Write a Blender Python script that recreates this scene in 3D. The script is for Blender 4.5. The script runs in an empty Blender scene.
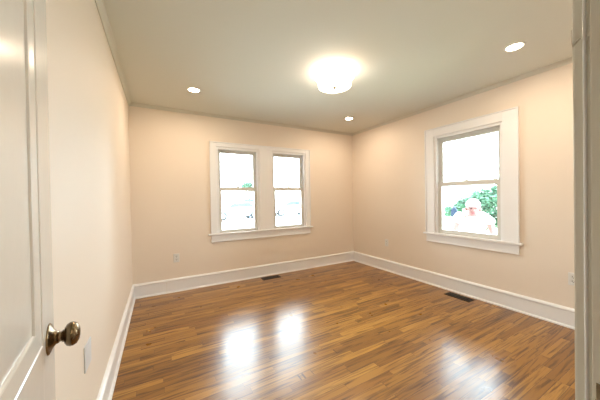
import bpy, bmesh, math, random
from mathutils import Vector, Matrix
random.seed(7)
sc = bpy.context.scene
C = sc.collection
PI = math.pi

# ------------------------------------------------------------------ camera
H = 2.44            # ceiling height
XL, XR, YB = -0.308, 3.271, 3.774      # left, right, back wall faces
YF = 0.123          # room side face of the wall with the doorway
cam = bpy.data.cameras.new('camera')
co = bpy.data.objects.new('camera', cam); C.objects.link(co)
cam.sensor_width = 36.0; cam.sensor_fit = 'HORIZONTAL'
cam.lens = 253.14 / 600 * 36
cam.clip_start = 0.01; cam.clip_end = 300
yaw, pitch, roll = map(math.radians, (29.114, -0.499, -0.946))
fw = Vector((math.sin(yaw)*math.cos(pitch), math.cos(yaw)*math.cos(pitch), math.sin(pitch)))
rt = Vector((math.cos(yaw), -math.sin(yaw), 0)); up = rt.cross(fw)
r2 = rt*math.cos(roll) + up*math.sin(roll); u2 = -rt*math.sin(roll) + up*math.cos(roll)
M = Matrix((r2, u2, -fw)).transposed().to_4x4()
M.translation = Vector((0, 0, 1.2268))
co.matrix_world = M
sc.camera = co

# ------------------------------------------------------------------ light and exposure
sc.view_settings.view_transform = 'Standard'
sc.view_settings.look = 'None'
sc.view_settings.gamma = 1.0
sc.view_settings.exposure = 0.52
sc.view_settings.use_curve_mapping = False
DAY = 15.0
w = bpy.data.worlds.new('daylight'); sc.world = w; w.use_nodes = True
bg = w.node_tree.nodes['Background']
bg.inputs[0].default_value = (0.76, 0.90, 1.0, 1); bg.inputs[1].default_value = DAY
WARM = (1.0, 0.78, 0.57)
SPOT_W = 6.6       # each recessed can
SHADE_E = 6.6       # radiance of the flush light's shade
HALL_W = 34.0  # emission strength of the added fill lamp in the hall

def portal(name, loc, rot, sx, sy):
    l = bpy.data.lights.new(name, 'AREA'); l.shape = 'RECTANGLE'; l.size = sx; l.size_y = sy
    l.cycles.is_portal = True
    o = bpy.data.objects.new(name, l); C.objects.link(o); o.location = loc; o.rotation_euler = rot
portal('daylight_portal', (1.05, YB+.17, 1.34), (-PI/2, 0, 0), .66, 1.25)
portal('daylight_portal', (1.90, YB+.17, 1.34), (-PI/2, 0, 0), .66, 1.25)
portal('daylight_portal', (XR+.17, 1.695, 1.365), (PI/2, 0, PI/2), .82, 1.35)

# ------------------------------------------------------------------ materials
def mat(name, col, rough=.5, metal=0, emit=None, bump=0, bscale=40, var=0, vscale=3, coat=0, spec=.5):
    m = bpy.data.materials.new(name); m.use_nodes = True
    nt = m.node_tree; b = nt.nodes['Principled BSDF']
    b.inputs['Base Color'].default_value = (*col, 1)
    b.inputs['Roughness'].default_value = rough
    b.inputs['Metallic'].default_value = metal
    b.inputs['Coat Weight'].default_value = coat
    b.inputs['Specular IOR Level'].default_value = spec
    tc = nt.nodes.new('ShaderNodeTexCoord')
    if var:
        n = nt.nodes.new('ShaderNodeTexNoise'); n.inputs['Scale'].default_value = vscale
        n.inputs['Detail'].default_value = 4
        r = nt.nodes.new('ShaderNodeValToRGB')
        r.color_ramp.elements[0].position = .3; r.color_ramp.elements[1].position = .7
        r.color_ramp.elements[0].color = (*[c*(1-var) for c in col], 1)
        r.color_ramp.elements[1].color = (*[min(1, c*(1+var)) for c in col], 1)
        nt.links.new(tc.outputs['Object'], n.inputs['Vector'])
        nt.links.new(n.outputs['Fac'], r.inputs['Fac']); nt.links.new(r.outputs['Color'], b.inputs['Base Color'])
    if bump:
        n = nt.nodes.new('ShaderNodeTexNoise'); n.inputs['Scale'].default_value = bscale
        n.inputs['Detail'].default_value = 3
        bp = nt.nodes.new('ShaderNodeBump'); bp.inputs['Strength'].default_value = bump
        bp.inputs['Distance'].default_value = .002
        nt.links.new(tc.outputs['Object'], n.inputs['Vector'])
        nt.links.new(n.outputs['Fac'], bp.inputs['Height']); nt.links.new(bp.outputs['Normal'], b.inputs['Normal'])
    if emit:
        b.inputs['Emission Color'].default_value = (*emit[0], 1); b.inputs['Emission Strength'].default_value = emit[1]
    return m

m_wall = mat('wall_paint', (.83, .735, .628), .6, bump=.12, bscale=160)
m_ceil = mat('ceiling_paint', (.70, .70, .63), .8, bump=.1, bscale=120)
m_trim = mat('white_trim_paint', (.88, .88, .885), .3, bump=.06, bscale=30)
m_door = mat('glossy_old_door_paint', (.80, .79, .745), .2, bump=.16, bscale=22)
m_jamb = mat('old_jamb_paint', (.78, .75, .66), .35, bump=.3, bscale=35)
m_sash = mat('sash_vinyl', (.70, .69, .65), .4)
m_ext = mat('exterior_siding', (.75, .76, .76), .7)
m_plate = mat('white_plastic', (.80, .79, .76), .35)
m_blank = mat('cool_white_plastic', (.74, .77, .80), .35)
m_dark = mat('dark_slot', (.02, .018, .015), .6)
m_vent = mat('dark_bronze_metal', (.035, .026, .02), .45, .6)
m_brass = mat('antique_brass', (.21, .155, .09), .25, 1, var=.35, vscale=40)
m_nickel = mat('brushed_nickel', (.55, .5, .42), .3, 1)
m_lens = mat('lamp_lens', (.9, .9, .9), .4, emit=((1, .86, .66), 26))
m_ring = mat('lamp_trim_ring', (.8, .79, .75), .4)
m_shade = mat('frosted_glass_shade', (.9, .88, .85), .4, emit=((1, .84, .68), SHADE_E))
m_white = mat('white_cotton', (.8, .8, .8), .9)
m_skin = mat('skin', (.24, .10, .092), .6)
m_lip = mat('lips', (.18, .035, .045), .5)
m_eye = mat('eye', (.10, .03, .035), .4)
m_jean = mat('denim', (.12, .16, .25), .9)
m_leaf = mat('leaf_green', (.035, .10, .055), .6, var=.6, vscale=6)
m_bark = mat('bark', (.09, .075, .06), .9, bump=.5)
m_carw = mat('white_car_paint', (.7, .72, .73), .3, coat=.5)
m_carb = mat('silver_car_paint', (.45, .47, .48), .3, coat=.3)
m_glassd = mat('dark_car_glass', (.035, .05, .065), .3)
m_tyre = mat('tyre_rubber', (.02, .02, .02), .8)
m_roof = mat('roof_shingle', (.3, .3, .32), .9, bump=.4)
m_blue = mat('dark_blue_metal', (.008, .02, .045), .9)
m_sign = mat('blue_grey_sign', (.03, .05, .08), .5)
m_conc = mat('pale_concrete', (.55, .55, .53), .9, var=.05)
m_asph = mat('pale_asphalt', (.32, .32, .33), .9, var=.05)  # the road's own pale grey, with slight random variation
m_grass = mat('pale_lawn', (.30, .36, .22), 1, var=.2, vscale=8)

# clear pane: fresnel mix of mirror and straight-through
def glass_mat():
    m = bpy.data.materials.new('window_glass'); m.use_nodes = True; nt = m.node_tree
    nt.nodes.clear()
    o = nt.nodes.new('ShaderNodeOutputMaterial'); mx = nt.nodes.new('ShaderNodeMixShader')
    t = nt.nodes.new('ShaderNodeBsdfTransparent'); g = nt.nodes.new('ShaderNodeBsdfGlossy')
    t.inputs[0].default_value = (.97, .99, .98, 1)
    g.inputs['Roughness'].default_value = .02
    f = nt.nodes.new('ShaderNodeFresnel'); f.inputs[0].default_value = 1.45
    nt.links.new(f.outputs[0], mx.inputs[0]); nt.links.new(t.outputs[0], mx.inputs[1])
    nt.links.new(g.outputs[0], mx.inputs[2]); nt.links.new(mx.outputs[0], o.inputs[0])
    return m
m_glass = glass_mat()

def floor_mat():
    m = bpy.data.materials.new('oak_strip_floor'); m.use_nodes = True; nt = m.node_tree
    N = nt.nodes.new; L = nt.links.new
    b = nt.nodes['Principled BSDF']
    tc = N('ShaderNodeTexCoord'); sp = N('ShaderNodeSeparateXYZ'); L(tc.outputs['Object'], sp.inputs[0])
    def math_(op, a, bb=None, c=None):
        n = N('ShaderNodeMath'); n.operation = op
        for i, v in enumerate((a, bb, c)):
            if v is None: continue
            if isinstance(v, (int, float)): n.inputs[i].default_value = v
            else: L(v, n.inputs[i])
        return n.outputs[0]
    W, LEN = .057, .62
    yy = math_('DIVIDE', sp.outputs['Y'], W)
    row = math_('FLOOR', yy); fy = math_('FRACT', yy)
    wn = N('ShaderNodeTexWhiteNoise'); wn.noise_dimensions = '1D'; L(row, wn.inputs['W'])
    ux = math_('ADD', math_('DIVIDE', sp.outputs['X'], LEN), math_('MULTIPLY', wn.outputs['Value'], 13.0))
    # uneven board lengths
    nz = N('ShaderNodeTexNoise'); nz.noise_dimensions = '2D'; nz.inputs['Scale'].default_value = .9
    cv = N('ShaderNodeCombineXYZ'); L(ux, cv.inputs[0]); L(math_('MULTIPLY', row, 3.7), cv.inputs[1]); L(cv.outputs[0], nz.inputs['Vector'])
    ux2 = math_('ADD', ux, math_('MULTIPLY', nz.outputs['Fac'], 1.3))
    col = math_('FLOOR', ux2); fx = math_('FRACT', ux2)
    c2 = N('ShaderNodeCombineXYZ'); L(row, c2.inputs[0]); L(col, c2.inputs[1])
    wb = N('ShaderNodeTexWhiteNoise'); wb.noise_dimensions = '2D'; L(c2.outputs[0], wb.inputs['Vector'])
    ramp = N('ShaderNodeValToRGB'); cr = ramp.color_ramp
    cols = [(0, (.215, .088, .012)), (.25, (.29, .128, .018)), (.6, (.36, .166, .026)), (.88, (.46, .232, .043)), (1, (.26, .105, .015))]
    cr.elements[0].position = 0; cr.elements[0].color = (*cols[0][1], 1)
    cr.elements[1].position = 1; cr.elements[1].color = (*cols[-1][1], 1)
    for p, c in cols[1:-1]:
        e = cr.elements.new(p); e.color = (*c, 1)
    L(wb.outputs['Value'], ramp.inputs[0])
    # grain, shifted per board
    gv = N('ShaderNodeCombineXYZ')
    L(math_('ADD', math_('MULTIPLY', sp.outputs['X'], 2.2), math_('MULTIPLY', wb.outputs['Value'], 31.0)), gv.inputs[0])
    L(math_('MULTIPLY', sp.outputs['Y'], 38.0), gv.inputs[1])
    L(math_('MULTIPLY', wb.outputs['Value'], 17.0), gv.inputs[2])
    g1 = N('ShaderNodeTexNoise'); g1.inputs['Scale'].default_value = 1.0; g1.inputs['Detail'].default_value = 5
    g1.inputs['Distortion'].default_value = 1.2; L(gv.outputs[0], g1.inputs['Vector'])
    gr = N('ShaderNodeValToRGB'); gr.color_ramp.elements[0].position = .34; gr.color_ramp.elements[1].position = .53
    gr.color_ramp.elements[0].color = (.34, .27, .20, 1); gr.color_ramp.elements[1].color = (1.06, 1.06, 1.06, 1)
    L(g1.outputs['Fac'], gr.inputs[0])
    mx = N('ShaderNodeMix'); mx.data_type = 'RGBA'; mx.blend_type = 'MULTIPLY'; mx.inputs[0].default_value = 1.0
    L(ramp.outputs[0], mx.inputs[6]); L(gr.outputs[0], mx.inputs[7])
    # seams
    s1 = math_('LESS_THAN', fy, .035); s2 = math_('LESS_THAN', fx, .003)
    seam = math_('MAXIMUM', s1, s2)
    mx2 = N('ShaderNodeMix'); mx2.data_type = 'RGBA'; L(math_('MULTIPLY', seam, .8), mx2.inputs[0])
    L(mx.outputs[2], mx2.inputs[6]); mx2.inputs[7].default_value = (.06, .02, .006, 1)
    L(mx2.outputs[2], b.inputs['Base Color'])
    b.inputs['Roughness'].default_value = .2
    b.inputs['Coat Weight'].default_value = .4; b.inputs['Coat Roughness'].default_value = .2
    # worn finish: slightly uneven gloss
    rn = N('ShaderNodeTexNoise'); rn.inputs['Scale'].default_value = 7; rn.inputs['Detail'].default_value = 4
    L(tc.outputs['Object'], rn.inputs['Vector'])
    L(math_('MULTIPLY_ADD', rn.outputs['Fac'], .16, .225), b.inputs['Roughness'])
    hgt = math_('ADD', math_('MULTIPLY', g1.outputs['Fac'], .25), math_('MULTIPLY', seam, -1.0))
    hgt = math_('ADD', hgt, math_('MULTIPLY', wb.outputs['Value'], .5))
    bp = N('ShaderNodeBump'); bp.inputs['Strength'].default_value = .25; bp.inputs['Distance'].default_value = .0012
    L(hgt, bp.inputs['Height']); L(bp.outputs[0], b.inputs['Normal'])
    return m
m_floor = floor_mat()

# ------------------------------------------------------------------ helpers
def finish(name, bm, material, parent=None, smooth=False, mats=None):
    me = bpy.data.meshes.new(name)
    bmesh.ops.recalc_face_normals(bm, faces=bm.faces)
    if smooth:
        for f in bm.faces: f.smooth = True
    bm.to_mesh(me); bm.free()
    for k in (mats or [material]): me.materials.append(k)
    o = bpy.data.objects.new(name, me); C.objects.link(o)
    if parent: o.parent = parent
    return o
def tag(o, label=None, cat=None, group=None, kind=None):
    if label: o['label'] = label
    if cat: o['category'] = cat
    if group: o['group'] = group
    if kind: o['kind'] = kind
    return o
def empty(name, loc=(0, 0, 0), rz=0):
    o = bpy.data.objects.new(name, None); C.objects.link(o); o.location = loc; o.rotation_euler = (0, 0, rz)
    o.empty_display_size = .05
    return o
def box(bm, a, b, bev=0):
    x0, x1 = sorted((a[0], b[0])); y0, y1 = sorted((a[1], b[1])); z0, z1 = sorted((a[2], b[2]))
    v = [bm.verts.new(p) for p in ((x0,y0,z0),(x1,y0,z0),(x1,y1,z0),(x0,y1,z0),(x0,y0,z1),(x1,y0,z1),(x1,y1,z1),(x0,y1,z1))]
    fs = [bm.faces.new([v[i] for i in q]) for q in ((0,3,2,1),(4,5,6,7),(0,1,5,4),(1,2,6,5),(2,3,7,6),(3,0,4,7))]
    if bev:
        es = list({e for f in fs for e in f.edges})
        bmesh.ops.bevel(bm, geom=es, offset=bev, segments=2, affect='EDGES', profile=.6)
def boxes(name, lst, material, parent=None, bev=0, kind=None):
    bm = bmesh.new()
    for a, b in lst: box(bm, a, b, bev)
    o = finish(name, bm, material, parent)
    if kind: o['kind'] = kind
    return o
def sweep(bm, prof, p0, p1, out, upv=(0, 0, 1)):
    """extrude a 2-D profile (d = away from wall, h = up) from p0 to p1"""
    p0, p1, out, upv = map(Vector, (p0, p1, out, upv))
    a = [bm.verts.new(p0 + out*d + upv*h) for d, h in prof]
    b = [bm.verts.new(p1 + out*d + upv*h) for d, h in prof]
    n = len(prof)
    for i in range(n):
        j = (i+1) % n
        bm.faces.new((a[i], a[j], b[j], b[i]))
    bm.faces.new(a); bm.faces.new(list(reversed(b)))
def lathe(bm, prof, M=Matrix(), seg=32, mi=0):
    """profile of (radius, height) about local z"""
    rings = []
    for r, h in prof:
        if r < 1e-6: rings.append([bm.verts.new(M @ Vector((0, 0, h)))])
        else: rings.append([bm.verts.new(M @ Vector((r*math.cos(2*PI*k/seg), r*math.sin(2*PI*k/seg), h))) for k in range(seg)])
    for A, B in zip(rings, rings[1:]):
        for k in range(seg):
            j = (k+1) % seg
            vs = [A[k % len(A)], A[j % len(A)], B[j % len(B)], B[k % len(B)]]
            u = []
            for v in vs:
                if v not in u: u.append(v)
            if len(u) > 2:
                f = bm.faces.new(u); f.material_index = mi
def tube(bm, pts, rad, seg=8):
    pts = [Vector(p) for p in pts]
    if isinstance(rad, (int, float)): rad = [rad]*len(pts)
    rings = []
    for i, p in enumerate(pts):
        t = (pts[min(i+1, len(pts)-1)] - pts[max(i-1, 0)]).normalized()
        a = t.cross(Vector((0, 0, 1)));
        if a.length < .1: a = t.cross(Vector((1, 0, 0)))
        a.normalize(); b = t.cross(a)
        rings.append([bm.verts.new(p + (a*math.cos(2*PI*k/seg) + b*math.sin(2*PI*k/seg))*rad[i]) for k in range(seg)])
    for A, B in zip(rings, rings[1:]):
        for k in range(seg):
            j = (k+1) % seg; bm.faces.new((A[k], A[j], B[j], B[k]))
    bm.faces.new(rings[0]); bm.faces.new(list(reversed(rings[-1])))
def extrude_outline(bm, pts, axis_vec):
    """closed 3-D outline given thickness along axis_vec"""
    av = Vector(axis_vec)
    a = [bm.verts.new(Vector(p)) for p in pts]; b = [bm.verts.new(Vector(p)+av) for p in pts]
    n = len(pts)
    bm.faces.new(a); bm.faces.new(list(reversed(b)))
    for i in range(n):
        j = (i+1) % n; bm.faces.new((a[i], b[i], b[j], a[j]))

# ------------------------------------------------------------------ room shell
T = .15
HX0, HX1, HY0 = -1.3, 1.9, -1.7     # hallway behind the doorway
boxes('floor', [((HX0-.1, HY0-.1, -.12), (XR+T, YB+T, 0))], m_floor, kind='structure')
boxes('ceiling', [((HX0-.1, HY0-.1, H), (XR+T, YB+T, H+.12))], m_ceil, kind='structure')
# windows: (opening lo, hi, z0, z1)
W1 = (.728, 1.375); W2 = (1.585, 2.215); WZ = (.715, 1.985)
W3 = (1.325, 2.11); W3Z = (.70, 2.02)
def wall_with_holes(name, fixed, axis, lo, hi, holes):
    """axis 'x': wall runs along x at y=fixed..fixed+T ; 'y': runs along y at x=fixed..fixed+T"""
    def P(u, d, z): return (u, fixed+d, z) if axis == 'x' else (fixed+d, u, z)
    L = []; u = lo
    for a, b, z0, z1 in holes:
        L.append((P(u, 0, 0), P(a, T, H)))
        L.append((P(a, 0, 0), P(b, T, z0))); L.append((P(a, 0, z1), P(b, T, H)))
        u = b
    L.append((P(u, 0, 0), P(hi, T, H)))
    return boxes(name, L, m_wall, kind='structure')
wall_with_holes('wall_back', YB, 'x', XL-T, XR+T, [(*W1, *WZ), (*W2, *WZ)])
wall_with_holes('wall_right', XR, 'y', 0, YB, [(*W3, *W3Z)])
boxes('wall_left', [((XL-T, YF, 0), (XL, YB, H))], m_wall, kind='structure')
DX0, DX1, DH = -.153, .582, 2.03
boxes('wall_front', [((HX0, 0, 0), (DX0-.02, YF, H)), ((DX1+.02, 0, 0), (XR, YF, H)), ((DX0-.02, 0, DH+.02), (DX1+.02, YF, H))], m_wall, kind='structure')
boxes('wall_hall', [((HX0-.1, HY0, 0), (HX0, 0, H)), ((HX1, HY0, 0), (HX1+.1, 0, H)), ((HX0-.1, HY0-.1, 0), (HX1+.1, HY0, H))], m_wall, kind='structure')

# baseboards: board + cap + shoe
BP = [(0, .004), (.030, .004), (.030, .010), (.026, .018), (.019, .022), (.016, .024), (.016, .150), (.022, .154), (.024, .162), (.020, .172), (.010, .180), (0, .184)]
def baseboard(name, p0, p1, out):
    bm = bmesh.new(); sweep(bm, BP, p0, p1, out); o = finish(name, bm, m_trim); o['kind'] = 'structure'; return o
baseboard('baseboard_back', (XL, YB, -.004), (XR, YB, -.004), (0, -1, 0))
b_ = bpy.data.objects['baseboard_back']
boxes('board_joint', [((.066, YB-.0166, .026), (.0685, YB-.010, .150))], m_jamb, b_)
baseboard('baseboard_left', (XL, YF, -.004), (XL, YB-.0, -.004), (1, 0, 0))
baseboard('baseboard_right', (XR, YF, -.004), (XR, YB-.0, -.004), (-1, 0, 0))
bm = bmesh.new(); sweep(bm, BP, (DX1+.12, YF, -.004), (XR, YF, -.004), (0, 1, 0))
o = finish('baseboard_front', bm, m_trim); o['kind'] = 'structure'
# small cove at the ceiling
CP = [(0, 0), (.036, 0), (.036, -.006), (.028, -.010), (.018, -.018), (.010, -.030), (.006, -.038), (0, -.038)]
def crown(name, p0, p1, out):
    bm = bmesh.new(); sweep(bm, CP, p0, p1, out); o = finish(name, bm, m_crown); o['kind'] = 'structure'
m_crown = mat('cove_paint', (.64, .62, .54), .5)
crown('trim_1', (XL, YB, H), (XR, YB, H), (0, -1, 0))
crown('trim_2', (XL, YF, H), (XL, YB, H), (1, 0, 0))
crown('trim_3', (XR, YF, H), (XR, YB, H), (-1, 0, 0))
crown('trim_4', (XL, YF, H), (XR, YF, H), (0, 1, 0))

# ------------------------------------------------------------------ windows
def frame_pt(axis, fixed):
    if axis == 'x': return lambda u, d, z: (u, fixed+d, z)
    return lambda u, d, z: (fixed+d, u, z)
def ring(P, u0, u1, z0, z1, d0, d1, ws, wb, wt):
    """frame members: side width ws, bottom wb, top wt"""
    return [(P(u0, d0, z0), P(u0+ws, d1, z1)), (P(u1-ws, d0, z0), P(u1, d1, z1)),
            (P(u0+ws, d0, z0), P(u1-ws, d1, z0+wb)), (P(u0+ws, d0, z1-wt), P(u1-ws, d1, z1))]
def window(n, axis, fixed, u0, u1, z0, z1, zm, glass_lo, glass_top, casing=None):
    P = frame_pt(axis, fixed)
    root = empty('window_%d' % n, P((u0+u1)/2, 0, z0)); root['kind'] = 'structure'
    inv = Vector(P((u0+u1)/2, 0, z0))
    def add(name, lst, m, parent=root, bev=.0015):
        o = boxes(name, lst, m, None, bev)
        o.data.transform(Matrix.Translation(-inv)); o.parent = parent
        return o
    js = .018
    add('window_frame', ring(P, u0, u1, z0, z1, 0, T+.02, js, .02, js) +
        [(P(u0+js, .0, z0+.02), P(u0+js+.014, .022, z1-js)), (P(u1-js-.014, .0, z0+.02), P(u1-js, .022, z1-js)), (P(u0+js+.014, .0, z1-js-.012), P(u1-js-.014, .022, z1-js))], m_trim)
    a, b = u0+js, u1-js
    st = .056
    zb = z0+.02
    lo = add('lower_sash', ring(P, a, b, zb, zm+.024, .026, .060, st, glass_lo-zb, .058), m_sash)
    add('pane', [(P(a+st-.003, .040, glass_lo-.003), P(b-st+.003, .044, zm-.031))], m_glass, lo, 0)
    hi = add('upper_sash', ring(P, a, b, zm-.018, z1-js, .066, .100, st, .036, z1-js-glass_top), m_sash)
    add('pane', [(P(a+st-.003, .080, zm+.015), P(b-st+.003, .084, glass_top+.003))], m_glass, hi, 0)
    c = (u0+u1)/2
    add('sash_lock', [(P(c-.025, .030, zm+.024), P(c+.025, .058, zm+.032)), (P(c-.01, .034, zm+.032), P(c+.03, .046, zm+.040))], m_sash, lo)
    # vinyl balance tracks beside the sashes
    add('sash_track', [(P(a, .061, zm+.03), P(a+.018, .065, z1-js)), (P(b-.018, .061, zm+.03), P(b, .065, z1-js))], m_sash)
    return root, add, P
window(1, 'x', YB, *W1, *WZ, 1.378, .772, 1.908)
window(2, 'x', YB, *W2, *WZ, 1.378, .772, 1.908)
window(3, 'y', XR, *W3, *W3Z, 1.380, .772, 1.935)

# casing of the paired windows (flat boards with a raised back band), stool and apron
m_casing = m_trim
def casing_set(name, axis, fixed, sgn, uo0, uo1, zt, opens, z0, z1, zs, stool, za):
    """uo0..uo1 outer width, zt outer top, z1 opening top, zs stool top, za apron bottom"""
    P = frame_pt(axis, fixed)
    root = empty(name, P((uo0+uo1)/2, 0, zs)); root['kind'] = 'structure'
    inv = Vector(P((uo0+uo1)/2, 0, zs))
    def add(nm, lst, bev=.003):
        o = boxes(nm, lst, m_trim, None, bev); o.data.transform(Matrix.Translation(-inv)); o.parent = root
    t = -.018
    cas = [(P(uo0+.012, 0, zs), P(opens[0][0], t, zt-.012)), (P(opens[-1][1], 0, zs), P(uo1-.012, t, zt-.012)),
           (P(opens[0][0], 0, z1), P(opens[-1][1], t, zt-.012))]
    for (a, b), (c, d) in zip(opens, opens[1:]): cas.append((P(b, 0, zs), P(c, t, z1)))
    add('casing', cas)
    add('back_band', [(P(uo0, 0, zs), P(uo0+.012, -.028, zt)), (P(uo1-.012, 0, zs), P(uo1, -.028, zt)), (P(uo0+.012, 0, zt-.012), P(uo1-.012, -.028, zt))])
    add('window_stool', [(P(stool[0], .02, zs-.022), P(stool[1], -.045, zs))], .005)
    add('apron', [(P(uo0+.004, 0, za), P(uo1-.004, -.018, zs-.022)), (P(uo0+.004, -.018, za), P(uo1-.004, -.022, za+.012))], .003)
casing_set('trim_5', 'x', YB, 1, .638, 2.300, 2.052, [W1, W2], *WZ, .735, (.600, 2.333), .612)
casing_set('trim_6', 'y', XR, 1, 1.185, 2.236, 2.132, [W3], *W3Z, .722, (1.160, 2.262), .597)

# ------------------------------------------------------------------ doorway frame (camera stands in it)
fr = empty('trim_7', (DX1, YF, 0)); fr['kind'] = 'structure'
o = boxes('door_jamb', [((DX0-.02, 0, 0), (DX0, YF, DH)), ((DX1, 0, 0), (DX1+.02, YF, DH)), ((DX0-.02, 0, DH), (DX1+.02, YF, DH+.02)),
                        ((DX0, .03, 0), (DX0+.011, .085, DH-.011)), ((DX1-.011, .03, 0), (DX1, .085, DH-.011)), ((DX0, .03, DH-.011), (DX1, .085, DH))], m_jamb, None, .0015)
o.data.transform(Matrix.Translation((-DX1, -YF, 0))); o.parent = fr
o = boxes('door_casing', [((DX0-.115, YF, 0), (DX0-.006, YF+.020, DH+.115)), ((DX1+.004, YF, 0), (DX1+.115, YF+.020, DH+.115)), ((DX0-.006, YF, DH+.006), (DX1+.004, YF+.020, DH+.115))], m_jamb, None, .003)
o.data.transform(Matrix.Translation((-DX1, -YF, 0))); o.parent = fr
# lumps of old paint round a filled hinge mortise at 1.46 m
bm = bmesh.new()
def J(y, z): return (DX1+.0035 - DX1, y-YF, z)
tube(bm, [J(.143, 1.49), J(.1435, 1.475), J(.142, 1.462), J(.138, 1.468), J(.134, 1.472), J(.131, 1.468), J(.129, 1.455), J(.1285, 1.44)], [.0006, .001, .001, .0012, .001, .0012, .0008, .0004], 6)
tube(bm, [J(.119, 1.49), J(.122, 1.478), J(.125, 1.470), J(.127, 1.462), J(.1275, 1.44)], [.0005, .001, .0012, .001, .0004], 6)
tube(bm, [J(.131, 1.468), J(.127, 1.472), J(.124, 1.470), J(.120, 1.466), J(.116, 1.466)], [.0008, .001, .001, .001, .0006], 6)
finish('paint_ridge', bm, m_jamb, fr, True)
bm = bmesh.new(); tube(bm, [(.0035, .1292-YF, 0), (.0035, .1292-YF, DH)], .0022, 10); finish('edge_bead', bm, m_trim, fr, True)
o = boxes('strike_plate', [((DX1-.0012, .088, .875), (DX1+.001, .1185, .935))], m_brass, None, .0004)
o.data.transform(Matrix.Translation((-DX1, -YF, 0))); o.parent = fr

# ------------------------------------------------------------------ open door at the left
a = math.radians(7)
DW = .735
root = empty('door_1', (-.150, .138, 0)); root['kind'] = 'structure'
root.rotation_euler = (0, 0, a)     # local +y runs along the leaf, local +x is the visible face
th, z0d, z1d = .035, .012, 2.005
def leaf(bm):
    sw = .118; panels = [(.225, .795), (.915, 1.885)]
    zs = [z0d, .225, .795, .915, 1.885, z1d]
    box(bm, (-th, 0, z0d), (0, sw, z1d), .001); box(bm, (-th, DW-sw, z0d), (0, DW, z1d), .001)
    for za, zb in ((z0d, .225), (.795, .915), (1.885, z1d)): box(bm, (-th, sw, za), (0, DW-sw, zb), .0)
    for za, zb in panels: box(bm, (-th+.008, sw, za), (-.008, DW-sw, zb))
    return sw, panels
bm = bmesh.new(); sw, panels = leaf(bm); finish('door_leaf', bm, m_door, root)
# stuck moulding framing each panel, both faces
bm = bmesh.new()
for za, zb in panels:
    prof = [(0, 0), (-.002, .002), (-.002, .005), (-.0035, .038), (-.0045, .041), (-.008, .043), (-.008, 0)]  # (x offset, inward)
    loops = []
    for d, i in prof:
        loops.append([bm.verts.new((d, y, z)) for y, z in ((sw+i, za+i), (DW-sw-i, za+i), (DW-sw-i, zb-i), (sw+i, zb-i))])
    for A, B in zip(loops[:-1], loops[1:-1]):
        for k in range(4):
            j = (k+1) % 4; bm.faces.new((A[k], A[j], B[j], B[k]))
finish('panel_moulding', bm, m_door, root)
def knobset(parent, y, z):
    Mx = Matrix.Translation((0, y, z)) @ Matrix.Rotation(PI/2, 4, 'Y')
    bm = bmesh.new(); lathe(bm, [(0, -.001), (.035, -.001), (.035, .002), (.031, .004), (.022, .008), (.015, .013), (.0135, .018), (0, .018)], Mx, 40)
    finish('rosette', bm, m_brass, parent, True)
    bm = bmesh.new(); lathe(bm, [(0, .016), (.0125, .016), (.0115, .019), (.0115, .023), (.014, .0245), (.014, .027), (.018, .028), (.0245, .032), (.0275, .038), (.0275, .043), (.024, .050), (.016, .0545), (.008, .056), (0, .0565)], Mx, 40)
    finish('door_knob', bm, m_brass, parent, True)
knobset(root, DW-.063, .905)
boxes('latch_plate', [((-th+.006, DW-.0005, .875), (-.006, DW+.001, .935))], m_brass, root, .0003)
for hz in (.20, 1.0, 1.80):
    bm = bmesh.new(); tube(bm, [(.004, -.004, hz-.045), (.004, -.004, hz+.045)], .006, 10); finish('hinge', bm, m_jamb, root, True)

# ------------------------------------------------------------------ ceiling lights
def spot_light(x, y, label):
    t = empty('recessed_light', (x, y, H)); tag(t, label, 'ceiling light', 'recessed ceiling downlights')
    bm = bmesh.new(); lathe(bm, [(.053, -.001), (.055, -.004), (.064, -.006), (.070, -.004), (.072, .0005), (.053, .0005)], Matrix(), 40)
    finish('trim_ring', bm, m_ring, t, True)
    bm = bmesh.new(); lathe(bm, [(0, -.0025), (.054, -.0020), (.054, .0004), (0, .0004)], Matrix(), 40)
    finish('lens', bm, m_lens, t)
    l = bpy.data.lights.new('downlight_bulb', 'AREA'); l.shape = 'DISK'; l.size = .1; l.energy = SPOT_W; l.color = WARM
    l.spread = math.radians(180)
    lo = bpy.data.objects.new('downlight_bulb', l); C.objects.link(lo); lo.parent = t; lo.location = (0, 0, -.008)
spot_light(.36, 3.02, 'small round downlight in the ceiling near the back left corner')
spot_light(2.59, 3.05, 'small round downlight in the ceiling near the back right corner, smallest in view')
spot_light(2.58, .96, 'round downlight in the ceiling at the right, above the single window')

t = empty('flush_ceiling_light', (1.50, 1.97, H)); tag(t, 'glowing round two-tier flush ceiling light with small metal finial, middle of ceiling', 'ceiling light')
bm = bmesh.new(); lathe(bm, [(0, 0), (.10, 0), (.10, -.018), (.09, -.024), (0, -.024)], Matrix(), 40); finish('canopy', bm, m_ring, t, True)
bm = bmesh.new(); lathe(bm, [(0, -.024), (.185, -.024), (.192, -.030), (.192, -.052), (.186, -.060), (0, -.060)], Matrix(), 56)
finish('upper_shade', bm, m_shade, t)
bm = bmesh.new(); lathe(bm, [(0, -.061), (.158, -.061), (.158, -.140), (.155, -.146), (.148, -.149), (0, -.149)], Matrix(), 56)
finish('lower_shade', bm, m_shade, t)
bm = bmesh.new(); lathe(bm, [(0, -.146), (.021, -.148), (.021, -.154), (.012, -.158), (.014, -.167), (.009, -.174), (0, -.176)], Matrix(), 20); finish('finial', bm, m_nickel, t, True)

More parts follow.
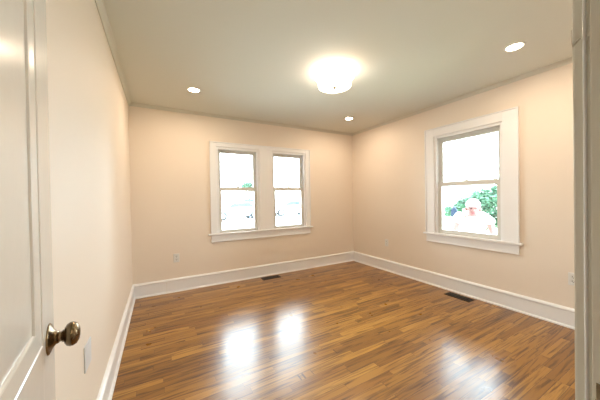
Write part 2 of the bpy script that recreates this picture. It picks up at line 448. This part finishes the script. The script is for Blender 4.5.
# unseen fill lamp, added in the hall to lighten the door frame
t = empty('hall_fill_light', (.9, -1.0, H)); tag(t, 'round fill light added in the hall behind the doorway, out of frame', 'ceiling light')
bm = bmesh.new(); lathe(bm, [(0, 0), (.13, 0), (.13, -.03), (.10, -.06), (0, -.07)], Matrix(), 32)
finish('shade', bm, mat('hall_fill_glow', (.9, .9, .9), .4, emit=((1, .84, .62), HALL_W)), t)

# ------------------------------------------------------------------ outlets and plates
def plate(loc, rz, label, sockets=True, hw=.036, name='wall_outlet', cat='outlet', group='wall outlets above the baseboard'):
    t = empty(name, loc, rz); tag(t, label, cat, group)      # local -y faces the room
    bm = bmesh.new(); box(bm, (-hw, -.006, -.058), (hw, 0, .058), .003); finish('cover_plate', bm, m_plate if sockets else m_blank, t)
    if sockets:
        for s in (-1, 1):
            bm = bmesh.new(); lathe(bm, [(0, 0), (.016, 0), (.017, -.002), (.017, -.004)][::-1], Matrix.Translation((0, -.0105, s*.020)) @ Matrix.Rotation(-PI/2, 4, 'X'), 20)
            r = finish('socket', bm, m_plate, t)
            bm = bmesh.new()
            for dx in (-.006, .006): box(bm, (dx-.0013, -.0115, s*.020-.001), (dx+.0013, -.0095, s*.020+.009))
            box(bm, (-.0025, -.0115, s*.020-.010), (.0025, -.0095, s*.020-.005)); finish('slot', bm, m_dark, r)
    bm = bmesh.new(); lathe(bm, [(0, 0), (.0035, 0), (.003, -.0015), (0, -.002)], Matrix.Translation((0, -.006, 0)) @ Matrix.Rotation(-PI/2, 4, 'X') @ Matrix.Scale(-1, 4, (0, 0, 1)), 10)
    finish('screw', bm, m_plate, t)
    return t
plate((.190, YB, .448), 0, 'white duplex wall outlet on the back wall left of the paired windows')
plate((XR, 2.955, .462), -PI/2, 'white duplex wall outlet on the right wall left of the single window')
plate((XR, .797, .447), -PI/2, 'white duplex wall outlet at right edge, half hidden by door frame')
plate((XL, 1.52, .510), PI/2, 'blank white cover plate on the left wall behind the brass knob', False, .057, 'blank_wall_plate', 'wall plate', None)

# ------------------------------------------------------------------ floor registers
def register(x, y, rz, label):
    t = empty('floor_vent', (x, y, 0), rz); tag(t, label, 'floor vent', 'floor vents along the baseboards')
    L, Wd = .145, .062
    bm = bmesh.new()
    box(bm, (-L, -Wd, -.001), (L, -Wd+.016, .005), .001); box(bm, (-L, Wd-.016, -.001), (L, Wd, .005), .001)
    box(bm, (-L, -Wd+.016, -.001), (-L+.018, Wd-.016, .005), .001); box(bm, (L-.018, -Wd+.016, -.001), (L, Wd-.016, .005), .001)
    finish('vent_frame', bm, m_vent, t)
    bm = bmesh.new(); box(bm, (-L+.016, -Wd+.015, -.001), (L-.016, Wd-.015, .0012)); finish('damper', bm, m_dark, t)
    bm = bmesh.new()
    for k in range(16):
        xx = -L+.026+k*.0155; box(bm, (xx-.0022, -Wd+.015, .0012), (xx+.0022, Wd-.015, .0042))
    box(bm, (-L+.017, -.004, .0012), (L-.017, .004, .0045)); finish('grille', bm, m_vent, t)
register(1.490, 3.635, 0, 'dark metal floor vent below the paired windows at the back')
register(3.135, 1.735, PI/2, 'dark metal floor vent beside the right baseboard below single window')

# ------------------------------------------------------------------ outside
G = -.45
boxes('ground', [((-40, YB+T, G-.2), (60, 45, G)), ((XR+T, -30, G-.2), (60, YB+T, G))], m_conc, kind='structure')
boxes('foundation', [((XL-T, YB+.02, G-.2), (XR+T, YB+T-.01, -.12)), ((XR+.02, HY0, G-.2), (XR+T-.01, YB+.02, -.12))], m_ext, kind='structure')
boxes('street', [((-30, 19.0, G), (40, 25.5, G+.02))], m_asph, kind='structure')
boxes('kerb', [((-30, 18.8, G), (40, 19.0, G+.10))], m_asph, kind='structure')
boxes('lawn', [((XR+T+2.2, -6, G), (18, 10, G+.03))], m_grass, kind='structure')

def wheel(parent, x, y, z, r=.33):
    bm = bmesh.new(); lathe(bm, [(0, -.1), (r*.6, -.1), (r, -.09), (r, .09), (r*.6, .1), (0, .1)], Matrix.Translation((x, y, z)) @ Matrix.Rotation(PI/2, 4, 'X'), 24)
    wh = finish('wheel', bm, m_tyre, parent)
    bm = bmesh.new(); lathe(bm, [(0, -.105), (r*.55, -.105), (r*.6, -.095), (r*.6, .095), (r*.55, .105), (0, .105)], Matrix.Translation((x, y, z)) @ Matrix.Rotation(PI/2, 4, 'X'), 16)
    finish('hubcap', bm, m_carw, wh)
def car(x, y, rz, paint, label, glassm):
    t = empty('parked_car', (x, y, G+.02), rz); tag(t, label, 'car')
    bm = bmesh.new()
    side = [(-2.2, .35), (-2.25, .62), (-2.1, .88), (-1.2, .95), (1.55, .97), (2.15, .92), (2.25, .6), (2.2, .35), (1.75, .3), (1.6, .55), (1.3, .66), (1.0, .55), (.88, .28), (-.95, .28), (-1.05, .55), (-1.35, .66), (-1.65, .55), (-1.78, .3)]
    extrude_outline(bm, [(px, -.88, pz) for px, pz in side], (0, 1.76, 0)); finish('car_body', bm, paint, t)
    bm = bmesh.new()
    extrude_outline(bm, [(px, -.74, pz) for px, pz in ((-1.15, .94), (-.45, 1.36), (.9, 1.40), (1.7, .96))], (0, 1.48, 0)); finish('roof', bm, paint, t)
    for s in (-.75, .735):
        bm = bmesh.new()
        extrude_outline(bm, [(px, s, pz) for px, pz in ((-.95, .98), (-.42, 1.30), (.15, 1.33), (.15, .98))], (0, .015, 0))
        extrude_outline(bm, [(px, s, pz) for px, pz in ((.15, .98), (.15, 1.33), (.85, 1.34), (1.4, .98))], (0, .015, 0))
        bmesh.ops.remove_doubles(bm, verts=bm.verts, dist=.001)
        finish('side_glass', bm, glassm, t)
    for wx in (-1.35, 1.3):
        for wy in (-.78, .78): wheel(t, wx, wy, .33)
    for s in (-1, 1):
        boxes('bumper', [((s*2.18, -.8, .36), (s*2.32, .8, .52))], paint, t, .02)
        boxes('tail_light', [((2.2, s*.6, .68), (2.27, s*.82, .82))], m_lip, t, .01)
    return t
car(5.6, 21.0, .05, m_carw, 'white parked car seen through the left pane of the paired windows', m_glassd)
car(11.2, 22.0, -.05, m_carb, 'silver parked car seen through the right pane of the paired windows', m_glassd)

def foliage(bm, c, rad, n, size, sq=.85):
    c = Vector(c)
    for _ in range(n):
        d = Vector((random.gauss(0, 1), random.gauss(0, 1), random.gauss(0, 1))).normalized()
        r = rad * (random.random() ** .35) * (0.85 + .25*math.sin(5*d.x+3*d.y) * math.cos(4*d.z))
        p = c + Vector((d.x*r, d.y*r, d.z*r*sq))
        q = Vector((random.gauss(0, 1), random.gauss(0, 1), random.gauss(0, 1))).normalized()
        e = q.cross(Vector((.3, .2, .9))).normalized(); f = q.cross(e); s = size*random.uniform(.6, 1.3)
        vs = [bm.verts.new(p + e*s*a + f*s*b) for a, b in ((-1, 0), (-.3, -.45), (.6, -.3), (1, 0), (.6, .3), (-.3, .45))]
        bm.faces.new(vs)
def tree(x, y, crowns, h, rt_, label, n=2600, size=.05, name='garden_tree', lean=(0, 0)):
    t = empty(name, (x, y, G)); tag(t, label, 'tree' if 'tree' in name else 'bush')
    bm = bmesh.new()
    for (cx, cy, cz, r) in crowns: foliage(bm, (cx, cy, cz), r, int(n*r*r/ sum(k[3]**2 for k in crowns)), size)
    finish('foliage', bm, m_leaf, t)
    bm = bmesh.new()
    tube(bm, [(0, 0, 0), (lean[0]*.3, lean[1]*.3, h*.35), (lean[0]*.7, lean[1]*.7, h*.7), (lean[0], lean[1], h)], [rt_, rt_*.85, rt_*.7, rt_*.4], 10)
    for (cx, cy, cz, r) in crowns: tube(bm, [(lean[0]*.6, lean[1]*.6, h*.62), (cx*.6+lean[0]*.3, cy*.6+lean[1]*.3, (h*.7+cz)/2), (cx, cy, cz)], [rt_*.6, rt_*.4, rt_*.15], 8)
    finish('trunk', bm, m_bark, t, True)
    return t
def at(px, depth):
    """ground position seen in that picture column at that depth from the doorway"""
    d = fw + rt*((px-300)/253.14)
    return d.x*depth, d.y*depth
x, y = at(490, 5.6)
tree(x, y, [(-.02, .05, 1.55, .38), (.35, -.25, 1.68, .50), (.30, .0, 1.15, .33)], 1.35, .035, 'small garden tree with green crown and leaning trunk outside the single window', 5200, .035, lean=(-.12, .14))
x, y = at(465, 9.0)
tree(x, y, [(0, 0, 1.25, .42), (.25, -.35, 1.45, .42), (-.25, .35, 1.1, .3)], 1.0, .04, 'rounded green bush further off behind the person', 2600, .05, 'garden_bush')
x, y = at(249, 26)
tree(x, y, [(0, 0, 2.9, .9), (1.2, -.4, 3.3, .8)], 2.4, .1, 'distant street tree above the blue sign seen through the paired windows', 2200, .09, 'street_tree')
x, y = at(250, 17)
t = empty('street_sign', (x, y, G), .2); tag(t, 'small blue grey board sign on a post across the yard', 'sign')
boxes('sign_board', [((-.42, -.02, 1.45), (.42, .02, 1.65))], m_sign, t, .005); bm = bmesh.new(); tube(bm, [(0, .04, 0), (0, .04, 1.5)], .04, 8); finish('post', bm, m_sign, t)
x, y = at(454, 4.7)
t = empty('mailbox', (x, y, G), -1.1); tag(t, 'dark blue mailbox on a white post outside the single window', 'mailbox')
bm = bmesh.new(); extrude_outline(bm, [(-.045, -.11, 1.28), (.045, -.11, 1.28), (.045, -.11, 1.42), (.033, -.11, 1.42), (0, -.11, 1.47), (-.033, -.11, 1.42), (-.045, -.11, 1.42)], (0, .24, 0)); finish('letter_box', bm, m_blue, t)
boxes('post', [((-.04, -.03, 0), (.04, .05, 1.28))], m_trim, t, .003)

# neighbouring white house
x, y = at(452, 15)
t = empty('neighbour_house', (x, y, G), math.radians(-62)); tag(t, 'white clapboard neighbouring house beyond the garden', 'house')
boxes('wall', [((-3.5, 0, 0), (2.0, 6, 3.0))], m_ext, t)
bm = bmesh.new(); extrude_outline(bm, [(-3.9, -.4, 2.95), (2.4, -.4, 2.95), (-.75, -.4, 5.0)], (0, 6.8, 0)); finish('roof', bm, m_ext, t)
for wx in (-2.2, .6):
    f = boxes('window', [((wx-.45, -.05, 1.0), (wx+.45, 0, 2.3))], m_trim, t, .01); boxes('pane', [((wx-.38, -.06, 1.08), (wx+.38, -.05, 2.22))], mat('far_pane', (.2, .22, .24), .2), f)
boxes('door', [((-1.2, -.05, 0), (-.35, 0, 2.05))], m_trim, t, .01)

# ------------------------------------------------------------------ person outside the single window
def skin_obj(name, pts, edges, material, parent, rads, sub=2):
    me = bpy.data.meshes.new(name); me.from_pydata([Vector(p) for p in pts], edges, [])
    o = bpy.data.objects.new(name, me); C.objects.link(o)
    m = o.modifiers.new('skin', 'SKIN'); m.use_smooth_shade = True
    if not me.skin_vertices: 
        bm = bmesh.new(); bm.from_mesh(me); bm.verts.layers.skin.verify(); bm.to_mesh(me); bm.free()
    for v, r in zip(me.skin_vertices[0].data, rads):
        v.radius = (r, r) if isinstance(r, (int, float)) else r
    me.skin_vertices[0].data[0].use_root = True
    s = o.modifiers.new('sub', 'SUBSURF'); s.levels = sub; s.render_levels = sub
    dg = bpy.context.evaluated_depsgraph_get(); dg.update()
    me2 = bpy.data.meshes.new_from_object(o.evaluated_get(dg))
    o.modifiers.clear(); o.data = me2; me2.name = name
    me2.materials.clear(); me2.materials.append(material)
    for p in me2.polygons: p.use_smooth = True
    if parent: o.parent = parent
    return o
def blob(bm, c, r, seg=20, mi=0, rot=None):
    Mx = Matrix.Translation(c) @ (rot or Matrix()) @ Matrix.Diagonal((*r, 1))
    res = bmesh.ops.create_uvsphere(bm, u_segments=seg, v_segments=seg//2+2, radius=1, matrix=Mx)
    for v in res['verts']:
        for f in v.link_faces: f.material_index = mi; f.smooth = True
px, py = at(473, 3.42)
per = empty('person', (px, py, G), -math.radians(63.1))
tag(per, 'person in white cap and white t-shirt leaning forward outside the single window', 'person')
g = -G    # local z = world z + g
hc = Vector((0, 0, 1.048+g))                      # head centre
sh = Vector((-.02, .25, .915+g))                  # between the shoulders
pel = Vector((0, .50, .44+g))
P_ = []; E_ = []; R_ = []
def v(p, r, link=None):
    P_.append(Vector(p)); R_.append(r)
    if link is not None: E_.append((link, len(P_)-1))
    return len(P_)-1
a0 = v(pel, (.15, .11)); a1 = v(pel.lerp(sh, .4), (.13, .10), a0); a2 = v(pel.lerp(sh, .8), (.155, .11), a1); a3 = v(sh + Vector((0, -.02, .02)), (.10, .08), a2)
n1 = v((0, .10, .99+g), .055, a3); n2 = v((0, .03, 1.01+g), .055, n1)
hands = []
for s in (-1, 1):
    q1 = v(sh + Vector((s*.140, -.02, .0)), .058, a2); q2 = v((s*.195, .20, .83+g), .046, q1); q3 = v((s*.215, .14, .73+g), .040, q2)
    q4 = v((s*.225, .05, .60+g), .034, q3); q5 = v((s*.220, -.01, .52+g), .024, q4); q6 = v((s*.218, -.03, .48+g), (.034, .017), q5)
    q7 = v((s*.217, -.045, .44+g), (.034, .015), q6); hands.append((s, P_[q7].copy()))
    l1 = v(pel + Vector((s*.09, 0, -.04)), .085, a0); l2 = v((s*.12, .44, .0+g), .058, l1); l3 = v((s*.125, .50, -.20+g), .052, l2); l4 = v((s*.13, .52, -.38+g), .036, l3)
    l5 = v((s*.13, .48, -.415+g), .032, l4); l6 = v((s*.135, .36, -.425+g), .028, l5)
body = skin_obj('body', P_, E_, m_skin, None, R_)
bm = bmesh.new(); bm.from_mesh(body.data)
# head: cranium, jaw, nose, ears, eyes, lips
blob(bm, hc + Vector((0, .01, .02)), (.078, .095, .10), 24)
blob(bm, hc + Vector((0, -.015, -.055)), (.060, .070, .068), 20)
blob(bm, hc + Vector((0, -.092, -.022)), (.013, .018, .026), 12)
for s in (-1, 1):
    blob(bm, hc + Vector((s*.080, .01, -.015)), (.012, .022, .032), 12)
    blob(bm, hc + Vector((s*.030, -.080, .005)), (.014, .010, .008), 12, 1)
blob(bm, hc + Vector((0, -.080, -.062)), (.026, .012, .010), 12, 2)
# fingers
for s, hp in hands:
    for k in range(4):
        base = hp + Vector((0, (k-1.5)*.018, 0)); ln = (.062, .074, .070, .055)[k]
        tube(bm, [base + Vector((0, 0, .02)), base + Vector((0, -.004, -ln*.45)), base + Vector((-s*.010, -.004, -ln*.78)), base + Vector((-s*.022, -.002, -ln))], [.0095, .0085, .0078, .006], 8)
    tube(bm, [hp + Vector((0, -.02, .045)), hp + Vector((-s*.012, -.045, .02)), hp + Vector((-s*.018, -.055, -.015))], [.012, .010, .007], 8)
body.data.materials.append(m_eye); body.data.materials.append(m_lip)
me = bpy.data.meshes.new('body'); 
bm.to_mesh(me); bm.free()
for k in (m_skin, m_eye, m_lip): me.materials.append(k)
body.data = me
for p in me.polygons: p.use_smooth = True
body.parent = per
# t-shirt with short sleeves, slightly larger than the body
tp = [pel + Vector((0, 0, .02)), pel.lerp(sh, .4), pel.lerp(sh, .8), sh + Vector((0, -.01, .02)), (0, .14, .965+g)]
te = [(0, 1), (1, 2), (2, 3), (3, 4)]; trr = [(.165, .135), (.148, .125), (.160, .132), (.125, .10), (.072, .07)]
for s in (-1, 1):
    k = len(tp); tp += [sh + Vector((s*.145, -.02, 0)), Vector((s*.190, .20, .86+g)), Vector((s*.203, .185, .81+g))]; trr += [.086, .074, .070]; te += [(2, k), (k, k+1), (k+1, k+2)]
skin_obj('t_shirt', tp, te, m_white, per, trr)
jp = [pel]; je = []; jr = [(.165, .125)]
for s in (-1, 1):
    k = len(jp); jp += [pel + Vector((s*.09, 0, -.05)), Vector((s*.12, .44, .0+g)), Vector((s*.125, .50, -.20+g)), Vector((s*.13, .52, -.36+g))]; jr += [.102, .076, .068, .060]; je += [(0, k), (k, k+1), (k+1, k+2), (k+2, k+3)]
skin_obj('trousers', jp, je, m_jean, per, jr)
for s in (-1, 1):
    bm = bmesh.new(); blob(bm, Vector((s*.135, .42, -.415+g)), (.05, .14, .045), 20)
    for q in bm.verts: q.co.z = max(q.co.z, .0)
    finish('shoe', bm, m_tyre, per, True)
# cap: dome and brim
bm = bmesh.new()
pr = [(.0, .112)] + [(.094*math.sin(t_*PI/2/8), .012+.100*math.cos(t_*PI/2/8)) for t_ in range(1, 9)] + [(.090, .012)]
lathe(bm, pr, Matrix.Translation(hc + Vector((0, .012, .018))) @ Matrix.Diagonal((.92, 1.06, 1, 1)), 28)
for k in range(1):
    out = [(math.cos(math.radians(d))*.078, -.03 - .105*math.sin(math.radians(d)) , .034 - .012*math.sin(math.radians(d))) for d in range(0, 181, 15)]
    extrude_outline(bm, [hc + Vector(p) for p in out], (0, 0, .005))
finish('cap', bm, m_white, per, True)
